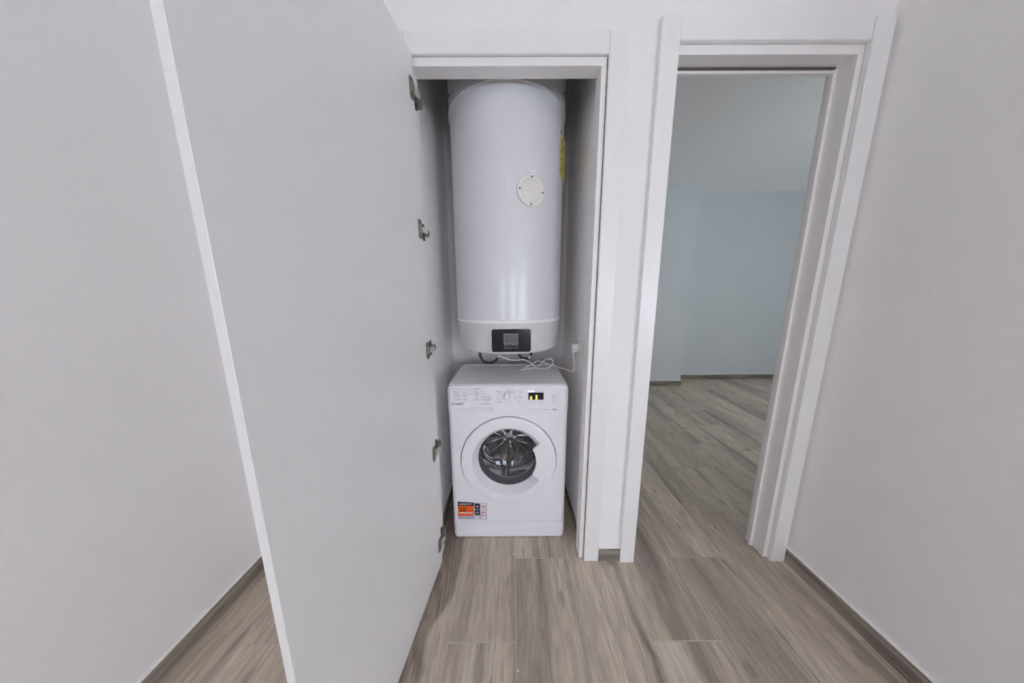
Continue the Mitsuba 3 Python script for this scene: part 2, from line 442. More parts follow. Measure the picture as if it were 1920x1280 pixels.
labels['window_2'] = {'kind': 'structure', 'label': 'white framed frosted window of the far room'}
ya, yb = YBACK - 0.055, YBACK + 0.005
add('window_2__frame', cat(box(RW[0], RW[1], ya, yb, RW[2], RW[2] + 0.06, 0.004), box(RW[0], RW[1], ya, yb, RW[3] - 0.06, RW[3], 0.004),
                           box(RW[0], RW[0] + 0.06, ya, yb, RW[2], RW[3], 0.004), box(RW[1] - 0.06, RW[1], ya, yb, RW[2], RW[3], 0.004)), 'm_trim')
_a, _b, _y = RW[0] + 0.05, RW[1] - 0.05, YBACK - 0.02
pane('window_2__pane', [(_a, _y, RW[2] + 0.05), (_a, _y, RW[3] - 0.05), (_b, _y, RW[3] - 0.05), (_b, _y, RW[2] + 0.05)], ROOM_WINDOW_LIGHT)

# round ceiling lamp of the hall
LX, LY, LR = 0.10, -1.3, 0.06
labels['ceiling_lamp'] = {'label': 'round white ceiling lamp of the hall', 'category': 'lamp'}
add('ceiling_lamp__frame', lathe([(LR + 0.02, CEIL), (LR + 0.02, CEIL - 0.035), (LR + 0.012, CEIL - 0.04), (LR, CEIL - 0.036), (LR, CEIL)], 'z', (LX, LY, 0), 48), 'm_trim', 30)
_ld = lathe([(0, CEIL - 0.034), (LR + 0.001, CEIL - 0.034)], 'z', (LX, LY, 0), 48)
if _ld.face_normals[:, 2].mean() > 0:
    _ld.invert()
add('ceiling_lamp__diffuser', _ld, 'm_white', emitter=emit(LAMP_LIGHT))


# ---------------------------------------------------------------- trim of the two doorways
def casing(x0, x1, y0, z0, z1):
    return box(x0, x1, y0, YWALL, z0, z1, 0.0022)


labels['trim_1'] = {'kind': 'structure', 'label': 'white casing and frame of the closet doorway'}
add('trim_1__side_casing', casing(-0.4398, -0.3695, YC, 0, 2.183), 'm_trim')
add('trim_1__side_casing', casing(0.348, 0.4175, YC, 0, 2.183), 'm_trim')
add('trim_1__head_casing', casing(-0.369, 0.3475, YC + 0.0006, 2.113, 2.183), 'm_trim')
add('trim_1__jamb', box(O1A + 0.0005, -0.352, YWALL + 0.003, YBACK, 0.004, 2.0865, 0.0012), 'm_jamb')
add('trim_1__jamb', box(0.3265, O1B - 0.0005, YWALL + 0.003, YBACK, 0.004, 2.0865, 0.0012), 'm_jamb')
add('trim_1__head_jamb', box(O1A + 0.0005, O1B - 0.0005, YWALL + 0.003, YBACK - 0.004, 2.0865, 2.1155, 0.0012), 'm_jamb')
add('trim_1__gasket', box(0.3460, 0.3478, YWALL + 0.001, YWALL + 0.004, 0.006, 2.11), 'm_gasket')
labels['trim_1__gasket'] = {'label': 'thin dark sealing strip'}

labels['trim_2'] = {'kind': 'structure', 'label': 'white casing and frame of the second doorway'}
add('trim_2__side_casing', casing(0.5207, D2A, YC - 0.008, 0, 2.2185), 'm_trim')
add('trim_2__side_casing', casing(D2B + 0.019, D2B + 0.086, YC - 0.008, 0, 2.2185), 'm_trim')
add('trim_2__head_casing', casing(D2A + 0.0006, D2B + 0.0184, YC - 0.004, 2.148, 2.2155), 'm_trim')
add('trim_2__jamb', box(O2A, D2A, YWALL + 0.002, YBACK + 0.035, 0.003, 2.118, 0.0012), 'm_jamb')
add('trim_2__jamb', box(D2B, O2B, YWALL + 0.002, YBACK + 0.035, 0.003, 2.118, 0.0012), 'm_jamb')
add('trim_2__head_jamb', box(O2A, O2B, YWALL + 0.002, YBACK + 0.035, 2.118, 2.149, 0.0012), 'm_jamb')
add('trim_2__door_stop', cat(box(D2A, D2B, YBACK - 0.005, YBACK + 0.010, 2.102, 2.118, 0.001), box(D2A, D2A + 0.013, YBACK - 0.005, YBACK + 0.010, 0.003, 2.102, 0.001),
                             box(D2B - 0.013, D2B, YBACK - 0.005, YBACK + 0.010, 0.003, 2.102, 0.001)), 'm_jamb')
add('trim_2__gasket', box(D2A + 0.013, D2B - 0.013, YBACK - 0.011, YBACK - 0.006, 2.1115, 2.1175), 'm_gasket')
labels['trim_2__gasket'] = {'label': 'dark sealing strip under the head'}

# ---------------------------------------------------------------- closet door: leaf and five hinges
HX, HY, LEAF_L, LEAF_T = -0.342, YC - 0.001, 0.70, 0.018
DOOR_A = math.atan2(0.1045, 1.0)          # opened a little past square


def door_xf(m):
    """leaf coordinates: s along the leaf away from the hinge edge (x), y into the closet side normal, z up"""
    m = tri(m).copy()
    v = np.array(m.vertices)
    d = np.array([-math.sin(DOOR_A), -math.cos(DOOR_A)])        # along the leaf
    nrm = np.array([math.cos(DOOR_A), -math.sin(DOOR_A)])       # out of the face that we see
    xy = np.array([HX, HY]) + v[:, :1] * d + v[:, 1:2] * nrm
    f = m.faces
    return trimesh.Trimesh(np.c_[xy, v[:, 2]], f, process=False)


labels['door_1'] = {'kind': 'structure', 'label': 'tall white closet door standing open on the left'}
add('door_1__panel', door_xf(box(0.0, LEAF_L, -LEAF_T, 0.0, 0.010, 2.1115, 0.0012)), 'm_leaf')
labels['door_1__panel'] = {'label': 'plain white door leaf'}
for hz in (1.993, 1.5305, 1.0615, 0.5985, 0.1275):
    k = add('door_1__hinge', cat(
        door_xf(prism_y(rrect(0.010, 0.036, hz - 0.034, hz + 0.034, 0.007), 0.0, 0.0035)),            # flange of the hinge cup
        door_xf(box(0.014, 0.032, 0.0, 0.009, hz - 0.018, hz + 0.018, 0.003)),                          # cup housing
        door_xf(turned(trimesh.creation.cylinder(0.0042, 0.003, sections=12), (math.pi / 2, [1, 0, 0]), (0.021, 0.0042, hz + 0.026))),
        door_xf(turned(trimesh.creation.cylinder(0.0042, 0.003, sections=12), (math.pi / 2, [1, 0, 0]), (0.021, 0.0042, hz - 0.026)))), 'm_steel')
    if hz > 1.9:
        labels[k] = {'label': 'grey steel concealed hinge'}
    # arm that bridges from the cup to the body on the jamb
    ax0, ay0 = HX + 0.004, HY - 0.014
    arm = m3d.Manifold.batch_hull([mbox(ax0 - 0.002, ax0 + 0.004, ay0 - 0.004, ay0 + 0.004, hz - 0.010, hz + 0.010),
                                   mbox(HX + 0.011, HX + 0.017, YC + 0.010, YC + 0.016, hz - 0.010, hz + 0.010)])
    add(k + '__arm', arm, 'm_brightsteel')
    bx = -0.352
    body = m3d.Manifold.batch_hull([mbox(bx + 0.004, bx + 0.025, YC + 0.012, YC + 0.020, hz - 0.0115, hz + 0.0115),
                                    mbox(bx + 0.003, bx + 0.016, YC + 0.062, YC + 0.070, hz - 0.0095, hz + 0.0095)])
    add(k + '__body', cat(body, turned(trimesh.creation.cylinder(0.0045, 0.004, sections=12), (math.pi / 2, [0, 1, 0]), (bx + 0.021, YC + 0.045, hz))), 'm_steel', 30)
    add(k + '__mounting_plate', cat(prism_y_rot := turned(prism_y(rrect(YWALL + 0.006, YWALL + 0.034, hz - 0.031, hz + 0.031, 0.008), 0, 0.004), (math.pi / 2, [0, 0, 1]), (bx + 0.0042, 0, 0)),
                                    box(bx, bx + 0.006, YC + 0.030, YC + 0.074, hz - 0.008, hz + 0.008, 0.001)), 'm_darksteel')

# ---------------------------------------------------------------- washing machine
WXC, YW = -0.0185, 1.2121
W0, W1 = WXC - 0.2975, WXC + 0.2975
DX, DZ = DRUM
WB = YW + 0.405
labels['washing_machine'] = {'label': 'white front loading washing machine with a round glass door, standing under the water heater', 'category': 'washing machine'}
plan = rrect(W0, W1, YW, WB, [0.022, 0.022, 0.008, 0.008])
whole = prism_z(plan, 0.004, 0.852) ^ prism_y(rrect(W0, W1, 0.004, 0.8525, [0.026, 0.026, 0.026, 0.026]), YW - 0.05, WB + 0.05)


def disc_y(cx, cz, r, y0, y1, n=96):
    return prism_y([(cx + r * math.cos(2 * math.pi * i / n), cz + r * math.sin(2 * math.pi * i / n)) for i in range(n)], y0, y1)


plinth = whole ^ mbox(-1, 1, 0, 3, 0.0, 0.0955)
plinth = plinth - mbox(-1, 1, YW + 0.39, 3, -1, 0.02)
add('washing_machine__plinth', plinth, 'm_plastic')
bodyplan = rrect(W0 + 0.0015, W1 - 0.0015, YW + 0.001, WB, [0.022, 0.022, 0.008, 0.008])
body = prism_z(bodyplan, 0.0962, 0.7174)
body = body - disc_y(DX, DZ, 0.2155, YW - 0.02, YW + 0.36) - (disc_y(DX, DZ, 0.2445, YW - 0.01, YW + 0.030) - disc_y(DX, DZ, 0.2380, YW - 0.02, YW + 0.04))
add('washing_machine__body', body, 'm_plastic')
# control panel: right part, and the detergent drawer front on the left with its scooped grip
panel = whole ^ mbox(-1, 1, 0, 3, 0.7181, 0.8530)
XD = -0.0918
wedge = m3d.Manifold.hull_points(np.array([(-0.2955, YW - 0.001, 0.7276), (-0.2712, YW - 0.001, 0.7400), (XD - 0.003, YW - 0.001, 0.7445), (XD - 0.003, YW - 0.001, 0.7205), (-0.2955, YW - 0.001, 0.7205),
                                           (-0.266, YW + 0.016, 0.7385), (XD - 0.003, YW + 0.016, 0.7430), (XD - 0.003, YW + 0.016, 0.7405), (-0.266, YW + 0.016, 0.7360)]))
slit = mbox(XD - 0.0005, XD + 0.0006, YW - 0.02, YW + 0.0007, 0.70, 0.9)
front = mbox(-1, 1, YW - 0.05, YW + 0.06, 0.5, 1.0)
drawer = (panel ^ mbox(-1, XD, 0, 3, 0, 2) ^ front) - slit - wedge
panel_r = (panel - (mbox(-1, XD, 0, 3, 0, 2) ^ front)) - slit
add('washing_machine__control_panel', panel_r, 'm_plastic')
add('washing_machine__drawer', drawer, 'm_plastic')
labels['washing_machine__drawer'] = {'label': 'white detergent drawer front with a scooped grip'}
# worktop lid
lid = m3d.Manifold.batch_hull([prism_z(rrect(W0 + 0.006, W1 - 0.006, YW + 0.0035, YW + 0.376, [0.02, 0.02, 0.030, 0.030]), 0.8500, 0.8525),
                               prism_z(rrect(W0 + 0.016, W1 - 0.016, YW + 0.0145, YW + 0.372, [0.016, 0.016, 0.030, 0.030]), 0.8550, 0.8575)])
lip = prism_z(rrect(W0 + 0.030, W1 - 0.030, YW + 0.364, YW + 0.3715, 0.003), 0.8560, 0.8610)
add('washing_machine__top', cat(lid, prism_z(rrect(W0 + 0.006, W1 - 0.006, YW + 0.30, WB - 0.004, 0.015), 0.8490, 0.8510), lip), 'm_plasticlid')
# door: ring with a funnel, grip plate, bowl, gasket; the drum behind
ring = lathe([(0.2405, YW + 0.026), (0.2408, YW - 0.0045), (0.2396, YW - 0.0080), (0.2360, YW - 0.0102), (0.2150, YW - 0.0128), (0.1900, YW - 0.0128), (0.1862, YW - 0.0118), (0.1835, YW - 0.0085),
              (0.1600, YW + 0.0260), (0.1580, YW + 0.0300), (0.1580, YW + 0.0420)], 'y', (DX, 0, DZ), 128)
add('washing_machine__door', ring, 'm_plastic', 25)
labels['washing_machine__door'] = {'label': 'round white door with a dished rim'}
a0, a1 = math.radians(-33), math.radians(33)
arc = [(DX + 0.190 * math.cos(a0 + (a1 - a0) * i / 20), DZ + 0.190 * math.sin(a0 + (a1 - a0) * i / 20)) for i in range(21)]
inner = [(DX + 0.1385 * math.cos(a1 + math.radians(-3) - (a1 - a0 - math.radians(6)) * i / 20), DZ + 0.1385 * math.sin(a1 + math.radians(-3) - (a1 - a0 - math.radians(6)) * i / 20)) for i in range(21)]
grip = sg.Polygon(arc + inner).buffer(-0.006).buffer(0.006)
gp = np.array(grip.exterior.coords)[:-1][::-1] if not grip.exterior.is_ccw else np.array(grip.exterior.coords)[:-1]
gs = np.array(grip.buffer(-0.0025).exterior.coords)[:-1]
gs = gs[::-1] if not grip.buffer(-0.0025).exterior.is_ccw else gs
add('washing_machine__door__grip', prism_y(gp, YW - 0.0115, YW + 0.002) + prism_y(gs, YW - 0.0130, YW), 'm_plastic')
add('washing_machine__door__glass', lathe([(0.1478, YW + 0.048), (0.1460, YW + 0.054), (0.1390, YW + 0.066), (0.1240, YW + 0.082), (0.0980, YW + 0.100), (0.0650, YW + 0.112), (0.0320, YW + 0.118), (0.0, YW + 0.119)], 'y', (DX, 0, DZ), 96), 'm_glass', True)
labels['washing_machine__door__glass'] = {'label': 'clear glass bowl'}
add('washing_machine__gasket', lathe([(0.1600, YW + 0.030), (0.1580, YW + 0.031), (0.1572, YW + 0.036), (0.1560, YW + 0.046), (0.1525, YW + 0.060), (0.1490, YW + 0.071), (0.1482, YW + 0.074), (0.1500, YW + 0.077), (0.158, YW + 0.080)], 'y', (DX, 0, DZ), 96), 'm_rubber', 40)
labels['washing_machine__gasket'] = {'label': 'dark grey rubber door seal'}
DB = YW + 0.245                                                     # rear of the drum
add('washing_machine__drum', lathe([(0.1500, YW + 0.084), (0.1492, YW + 0.081), (0.1505, YW + 0.0795), (0.166, YW + 0.0805), (0.172, YW + 0.084), (0.200, YW + 0.096), (0.205, YW + 0.104), (0.205, DB - 0.012), (0.200, DB - 0.003), (0.190, DB)], 'y', (DX, 0, DZ), 96), 'm_drum', 40)
labels['washing_machine__drum'] = {'label': 'perforated stainless steel drum'}
# rear plate of the drum, pressed into petals
nr, na = 28, 144
vv, ff = [], []
for i in range(nr + 1):
    r = 0.197 * i / nr
    for j in range(na):
        t = 2 * math.pi * j / na
        petal = 0.5 + 0.5 * math.cos(6 * (t - math.radians(100)))
        e = min(max((r - 0.028) / 0.03, 0), 1) * min(max((0.182 - r) / 0.03, 0), 1)
        h = 0.026 * (petal ** 1.6) * e + 0.014 * math.exp(-(r / 0.045) ** 2) + 0.006 * min(max((r - 0.17) / 0.02, 0), 1)
        vv.append((DX + r * math.cos(t), DB - h + 0.001, DZ + r * math.sin(t)))
for i in range(nr):
    for j in range(na):
        k = (j + 1) % na
        a, b, c, d = i * na + j, i * na + k, (i + 1) * na + k, (i + 1) * na + j
        ff += [[a, b, c], [a, c, d]]
add('washing_machine__drum__rear_plate', trimesh.Trimesh(np.array(vv), np.array(ff), process=False), 'm_inox', True)
labels['washing_machine__drum__rear_plate'] = {'label': 'polished steel rear plate pressed into petals'}
for q in range(3):
    t = math.radians(-96 + 120 * q)
    prof = [(-0.024, 0.0), (-0.017, 0.020), (-0.006, 0.038), (0.006, 0.038), (0.017, 0.020), (0.024, 0.0)]
    fin = []
    for yy, s in ((YW + 0.100, 0.8), (YW + 0.12, 1.0), (DB - 0.03, 1.0), (DB - 0.006, 0.8)):
        for u, h in prof:
            rr, tt = 0.206 - h * s, t + u / 0.2
            fin.append((DX + rr * math.cos(tt), yy, DZ + rr * math.sin(tt)))
    add('washing_machine__drum__lifter', m3d.Manifold.hull_points(np.array(fin)), 'm_inox', 50)

# controls and print on the front (YP: a hair before the panel)
YP = YW - 0.0001


def dash(x0, x1, z, h=0.0011, y=YP, d=0.0004):
    return box(x0, x1, y - d, y, z - h / 2, z + h / 2)


KX, KZ = -0.0103, 0.7971
knob = lathe([(0.0262, YW), (0.0262, YW - 0.0120), (0.0255, YW - 0.0140), (0.0238, YW - 0.0150), (0.0, YW - 0.0153)], 'y', (KX, 0, KZ), 64)
add('washing_machine__knob', knob, 'm_plastic', 35)
labels['washing_machine__knob'] = {'label': 'round white programme dial'}
add('washing_machine__knob__pointer', box(KX - 0.0008, KX + 0.0008, YW - 0.0158, YW - 0.0152, KZ - 0.002, KZ + 0.0225), 'm_print')
add('washing_machine__dial_collar', lathe([(0.0274, YW - 0.0008), (0.0290, YW - 0.0008), (0.0292, YW)], 'y', (KX, 0, KZ), 64), 'm_printlight')
ticks = []
for i in range(16):
    t = math.radians(90 + 22.5 * i)
    r0, r1 = 0.0315, 0.0345 if i % 4 else 0.0360
    if i in (0, 14, 15):
        ticks.append(disc_y(KX + 0.0360 * math.cos(t), KZ + 0.0375 * math.sin(t), 0.0021, YP - 0.0004, YP, 12))
    else:
        ticks.append(m3d.Manifold.hull_points(np.array([(KX + r * math.cos(t) + s * 0.0005 * math.sin(t), yy, KZ + r * math.sin(t) - s * 0.0005 * math.cos(t)) for r in (r0, r1) for s in (-1, 1) for yy in (YP, YP - 0.0004)])))
add('washing_machine__dial_marks', cat(*ticks), 'm_printgrey')
labels['washing_machine__dial_marks'] = {'kind': 'stuff'}
for bx in (-0.0632, 0.0416):
    k = add('washing_machine__button', lathe([(0.0108, YW), (0.0104, YW - 0.0026), (0.0090, YW - 0.0034), (0.0, YW - 0.0030)], 'y', (bx, 0, 0.7982), 32), 'm_plastic', 35)
    add('washing_machine__button__outline', lathe([(0.0112, YP), (0.0112, YP - 0.0004), (0.0120, YP - 0.0004), (0.0120, YP)], 'y', (bx, 0, 0.7982), 32), 'm_printlight')
sx, sz, sy = 0.0416, 0.7982, YW - 0.0032
add('washing_machine__button_001__start_symbol', cat(prism_y([(sx - 0.0056, sz - 0.0034), (sx + 0.0000, sz), (sx - 0.0056, sz + 0.0034)], sy - 0.0004, sy + 0.0002),
                                                    box(sx + 0.0014, sx + 0.0028, sy - 0.0004, sy + 0.0002, sz - 0.0032, sz + 0.0032), box(sx + 0.0040, sx + 0.0054, sy - 0.0004, sy + 0.0002, sz - 0.0032, sz + 0.0032)), 'm_print')
# display with lit bars
X0, X1, Z0, Z1 = 0.0811, 0.1546, 0.7806, 0.8167
add('washing_machine__display', prism_y(rrect(X0, X1, Z0, Z1, 0.001), YW - 0.0008, YW + 0.002), 'm_black')
labels['washing_machine__display'] = {'label': 'black display with lit yellow bars'}
YD = YW - 0.0009
for cx, n in ((0.0938, 5), (0.1203, 7)):
    for i in range(n):
        z = 0.7815 + 0.0036 * i
        add('washing_machine__display__lit_bar', box(cx - 0.0052, cx + 0.0052, YD - 0.0006, YD, z, z + 0.0024), 'm_yellow', emitter=emit((1.35, 0.98, 0.20)))
for i in range(5):
    add('washing_machine__display__unlit_bar', box(0.1403, 0.1490, YD - 0.0004, YD, 0.7825 + 0.0036 * i, 0.7840 + 0.0036 * i), 'm_dark')
for i, lx in enumerate((0.0831, 0.0948, 0.1066, 0.1189, 0.1390, 0.1518)):
    if i < 3:
        add('washing_machine__indicator', disc_y(lx, 0.8243, 0.0030, YW - 0.0010, YW, 20), 'm_white', emitter=emit((1.9, 1.6, 1.35)))
    else:
        add('washing_machine__indicator', disc_y(lx, 0.8248, 0.0019, YW - 0.0006, YW, 16), 'm_printgrey')
labels['washing_machine__indicator'] = {'label': 'small lit white light'}


def outline(x0, x1, z0, z1, w=0.0007):
    return cat(dash(x0, x1, z0, w), dash(x0, x1, z1, w), box(x0, x0 + w, YP - 0.0004, YP, z0, z1), box(x1 - w, x1, YP - 0.0004, YP, z0, z1))


def key_(name, x0, x1, z0, z1):
    k = add('washing_machine__' + name, prism_y(rrect(x0 + 0.0012, x1 - 0.0012, z0 + 0.0012, z1 - 0.0012, 0.001), YW - 0.0014, YW), 'm_plastic')
    add(k + '__outline', outline(x0, x1, z0, z1), 'm_printlight')


for x0, x1 in ((0.0828, 0.1002), (0.1083, 0.1267), (0.1357, 0.1542)):
    key_('key', x0, x1, 0.7630, 0.7724)
for z0, z1 in ((0.8052, 0.8272), (0.7931, 0.8030), (0.7792, 0.7880), (0.7630, 0.7738)):
    key_('key', 0.1960, 0.2136, z0, z1)


def squiggle(x0, x1, z, h=0.0017):
    """fine print too small to read in the photograph: a row of tiny word-like dashes"""
    out, x = [], x0
    while x < x1 - 0.0008:
        w = min(rng.uniform(0.0022, 0.0060), x1 - x)
        out.append(dash(x, x + w, z + rng.uniform(-0.0001, 0.0001), h * rng.uniform(0.72, 1.0)))
        x += w + 0.0008
    return out


fine = squiggle(-0.2924, -0.2465, 0.8382, 0.0020) + [dash(-0.2442, -0.1898, 0.8366, 0.0006)] + squiggle(-0.1837, -0.1402, 0.8382) + squiggle(-0.1837, -0.1597, 0.8332, 0.0012)
rows = [0.8231, 0.8104, 0.7978, 0.7843]
for r, z in enumerate(rows):
    fine += squiggle(-0.2744, (-0.2562, -0.2428, -0.2430, -0.2428)[r], z) + squiggle(-0.2744, (-0.264, -0.257, -0.257, -0.257)[r], z - 0.0052, 0.0012)
    fine += squiggle(-0.2387, (-0.2060, -0.1906, -0.2180, -0.2120)[r], z) + squiggle(-0.2340, (-0.218, -0.208, -0.230, -0.220)[r], z - 0.0050, 0.0012)
    fine += squiggle(-0.1830, (-0.1588, -0.156, -0.159, -0.159)[r], z) + squiggle(-0.1775, -0.1620, z - 0.0052, 0.0012)
    fine += squiggle(-0.1503, (-0.132, -0.1239, -0.1000, -0.0990)[r], z)
    if r > 1:
        fine += squiggle(-0.1436, (0, 0, -0.0990, -0.105)[r], z - 0.0050, 0.0017)
fine += squiggle(-0.300, -0.293, 0.8104, 0.0012)
for bx in (-0.0643, 0.0414):
    fine += squiggle(bx - 0.0135, bx + 0.0135, 0.8247, 0.0013) + squiggle(bx - 0.0105, bx + 0.0130, 0.8185, 0.0015) + squiggle(bx - 0.005, bx + 0.006, 0.7760, 0.0013) + squiggle(bx - 0.0105, bx + 0.0125, 0.7700, 0.0014)
for lx in (0.0831, 0.0948, 0.1066, 0.1189, 0.1390, 0.1518):
    fine += [dash(lx - 0.0012, lx + 0.0012, 0.8335, 0.0018)]
for lx in (0.092, 0.1175, 0.145):
    fine += [dash(lx - 0.0014, lx + 0.0014, 0.7560, 0.0022)]
for z in (0.8250, 0.8165, 0.8091, 0.7974, 0.7824, 0.7684):
    fine += [dash(0.2172, 0.2202, z, 0.0019), dash(0.2245, 0.2260, z + 0.001, 0.0018)]
fine += [dash(0.1862, 0.1878, 0.8165, 0.004), dash(0.1862, 0.1878, 0.7885, 0.004)] + squiggle(0.0990, 0.1414, 0.7300, 0.0014) + squiggle(0.1567, 0.1844, 0.7300, 0.0019) + [dash(0.1488, 0.1494, 0.7300, 0.0045)]
add('washing_machine__fine_print', cat(*fine), 'm_printgrey')
labels['washing_machine__fine_print'] = {'label': 'rows of tiny grey printed programme names', 'kind': 'stuff'}
syms = [disc_y(-0.2800, z, 0.0024, YP - 0.0004, YP, 12) for z in rows[:3]]
add('washing_machine__symbols', cat(*syms, dash(-0.2818, -0.2812, rows[3], 0.0040)), 'm_print')
# lettering: round i emblem and the name; the programme name; the load
emblem = cat(lathe([(0.0072, YP), (0.0072, YP - 0.0004), (0.0084, YP - 0.0004), (0.0084, YP)], 'y', (-0.2898, 0, 0.7621), 40, math.radians(112), math.radians(428)),
             box(-0.2906, -0.2890, YP - 0.0004, YP, 0.7572, 0.7645), disc_y(-0.2898, 0.7695, 0.0014, YP - 0.0004, YP, 12))
add('washing_machine__emblem', cat(emblem, text_on(YP, 'INDESIT', -0.2778, 0.7567, 0.0088, True, 0.0450)), 'm_print')
labels['washing_machine__emblem'] = {'label': 'round emblem and dark lettering'}
add('washing_machine__lettering', cat(text_on(YP, 'MyTime', -0.1422, 0.7582, 0.0064, False, 0.0315), lathe([(0.0026, YP), (0.0026, YP - 0.0004), (0.0034, YP - 0.0004), (0.0034, YP)], 'y', (-0.1550, 0, 0.7612), 20, math.radians(-60), math.radians(190))), 'm_printgrey')
add('washing_machine__lettering', text_on(YP, '6kg', 0.1998, 0.7266, 0.0068, True, 0.0200), 'm_print')
add('washing_machine__badge', cat(lathe([(0.0030, YP), (0.0030, YP - 0.0004), (0.0036, YP - 0.0004), (0.0036, YP)], 'y', (0.0930, 0, 0.7303), 24, math.radians(-50), math.radians(230)),
                                     lathe([(0.0026, YP), (0.0026, YP - 0.0004), (0.0031, YP - 0.0004), (0.0031, YP)], 'y', (0.0862, 0, 0.7303), 24, math.radians(120), math.radians(330))), 'm_print')
# information sticker at the lower left
YS = YW + 0.0008
KS = 'washing_machine__sticker'


def sheet(pts, y, d=0.0004):
    return prism_y(pts, y - d, y + 0.0002)


add(KS, sheet([(-0.2894, 0.1129), (-0.1366, 0.1089), (-0.1345, 0.2034), (-0.1380, 0.2075), (-0.1994, 0.2105), (-0.2036, 0.2118), (-0.287, 0.2169)], YS), 'm_silver')
labels[KS] = {'label': 'orange, black and silver information sticker'}
y1, y2 = YS - 0.0005, YS - 0.0010
add(KS + '__header', sheet([(-0.2879, 0.1950), (-0.2041, 0.1923), (-0.2036, 0.2118), (-0.2870, 0.2169)], y1), 'm_stickerblack')
add(KS + '__orange_field', sheet([(-0.2886, 0.1318), (-0.2059, 0.1340), (-0.2041, 0.1923), (-0.2879, 0.1950)], y1), 'm_orange')
add(KS + '__white_bar', sheet([(-0.2822, 0.1475), (-0.2116, 0.1452), (-0.2112, 0.1540), (-0.2820, 0.1556)], y2), 'm_white')
add(KS + '__lettering', text_on(y2, 'IMPORTANT', -0.2800, 0.1995, 0.0078, True, 0.0680), 'm_white')
add(KS + '__numeral', text_on(y2, '10', -0.2800, 0.1592, 0.0240, True, 0.0350), 'm_maroon')
_rows = []
for i in range(2):
    _rows += [dash(-0.2405 + q * 0.0075, -0.2345 + q * 0.0075, 0.1632 + 0.0001 * i, 0.0032, y2) for q in range(4)]
add(KS + '__small_print', cat(*_rows, *[dash(-0.2790 + q * 0.0110, -0.2710 + q * 0.0110, 0.1500, 0.0022, y2 - 0.0005) for q in range(6)],
                              *[dash(-0.2790 + q * 0.0098, -0.2710 + q * 0.0098, 0.1392, 0.0018, y2) for q in range(7)]), 'm_red')
for z0, z1 in ((0.1727, 0.2053), (0.1379, 0.1680)):
    add(KS + '__black_field', sheet(rrect(-0.1980, -0.1712, z0, z1, 0.001), y1), 'm_stickerblack')
    add(KS + '__white_field', sheet(rrect(-0.1676, -0.1402, z0 - 0.0005, z1 + 0.0005, 0.001), y1), 'm_white')
    add(KS + '__white_print', cat(dash(-0.188, -0.181, z0 + 0.020, 0.003, y2), dash(-0.194, -0.176, z0 + 0.0135, 0.0028, y2)), 'm_white')
    add(KS + '__red_print', cat(dash(-0.1640, -0.1440, z0 + 0.0235, 0.0022, y2), dash(-0.1660, -0.1420, z0 + 0.0150, 0.0042, y2), dash(-0.1645, -0.1430, z0 + 0.0075, 0.0024, y2)), 'm_red')
add(KS + '__white_field', sheet([(-0.2006, 0.1146), (-0.1425, 0.1136), (-0.1418, 0.1280), (-0.2000, 0.1291)], y1), 'm_white')
add(KS + '__red_print', cat(dash(-0.182, -0.163, 0.1205, 0.0040, y2), dash(-0.196, -0.186, 0.1215, 0.0020, y2)), 'm_red')
for i, (fx, fy) in enumerate(((W0 + 0.05, YW + 0.05), (W1 - 0.05, YW + 0.05), (W0 + 0.05, WB - 0.05), (W1 - 0.05, WB - 0.05))):
    add('washing_machine__foot', lathe([(0, 0.0), (0.018, 0.0), (0.018, 0.008), (0, 0.008)], 'z', (fx, fy, 0.0), 20), 'm_dark', 30)

# ---------------------------------------------------------------- water heater
HXC, HYC, HR = -0.0155, 1.455, 0.275
labels['water_heater'] = {'label': 'tall white cylindrical water heater hanging above the washing machine', 'category': 'water heater'}
add('water_heater__tank', lathe([(0.10, 1.166), (HR - 0.002, 1.166), (HR, 1.168), (HR, 2.108), (0.10, 2.108)], 'z', (HXC, HYC, 0), 160), 'm_enamel', 30)
labels['water_heater__tank'] = {'label': 'glossy white enamelled tank shell'}
add('water_heater__ring', lathe([(HR - 0.003, 1.1545), (HR + 0.0030, 1.1550), (HR + 0.0045, 1.158), (HR + 0.0030, 1.1610), (HR + 0.0018, 1.1630), (HR + 0.0040, 1.1660), (HR + 0.0030, 1.1690), (HR - 0.003, 1.1700)], 'z', (HXC, HYC, 0), 160), 'm_ring', 40)
add('water_heater__bottom_cap', lathe([(0.0, 1.0085), (0.235, 1.0085), (0.252, 1.0100), (0.2610, 1.0150), (0.2655, 1.0230), (0.2735, 1.1480), (0.2745, 1.156), (0.2, 1.156)], 'z', (HXC, HYC, 0), 160), 'm_cap', 35)
labels['water_heater__bottom_cap'] = {'label': 'grey plastic bottom cap'}
add('water_heater__top_cap', lathe([(0.26, 2.1040), (HR + 0.0050, 2.1040), (HR + 0.0068, 2.1060), (HR + 0.0050, 2.1090), (HR + 0.0042, 2.1120), (HR + 0.0038, 2.300), (HR - 0.01, 2.322), (0.22, 2.345), (0.12, 2.358), (0.0, 2.362)], 'z', (HXC, HYC, 0), 160), 'm_topcap', 35)
labels['water_heater__top_cap'] = {'label': 'grey top cap behind the door head'}


def on_shell(angle, r, z):
    """a point of the shell: angle in degrees from the front, positive to the right"""
    t = math.radians(angle)
    return (HXC + r * math.sin(t), HYC - r * math.cos(t), z)


def facing(m, angle, r, z):
    """places a mesh built about the origin, front towards -y, on the shell"""
    return turned(m, (math.radians(angle), [0, 0, 1]), on_shell(angle, r, z))


for a in (-68.5, 66.5):
    add('water_heater__top_cap__screw', facing(lathe([(0.0, -0.004), (0.004, -0.0035), (0.0058, -0.001), (0.0058, 0.002)], 'y', n=16), a, HR + 0.0036, 2.164), 'm_dark', 40)
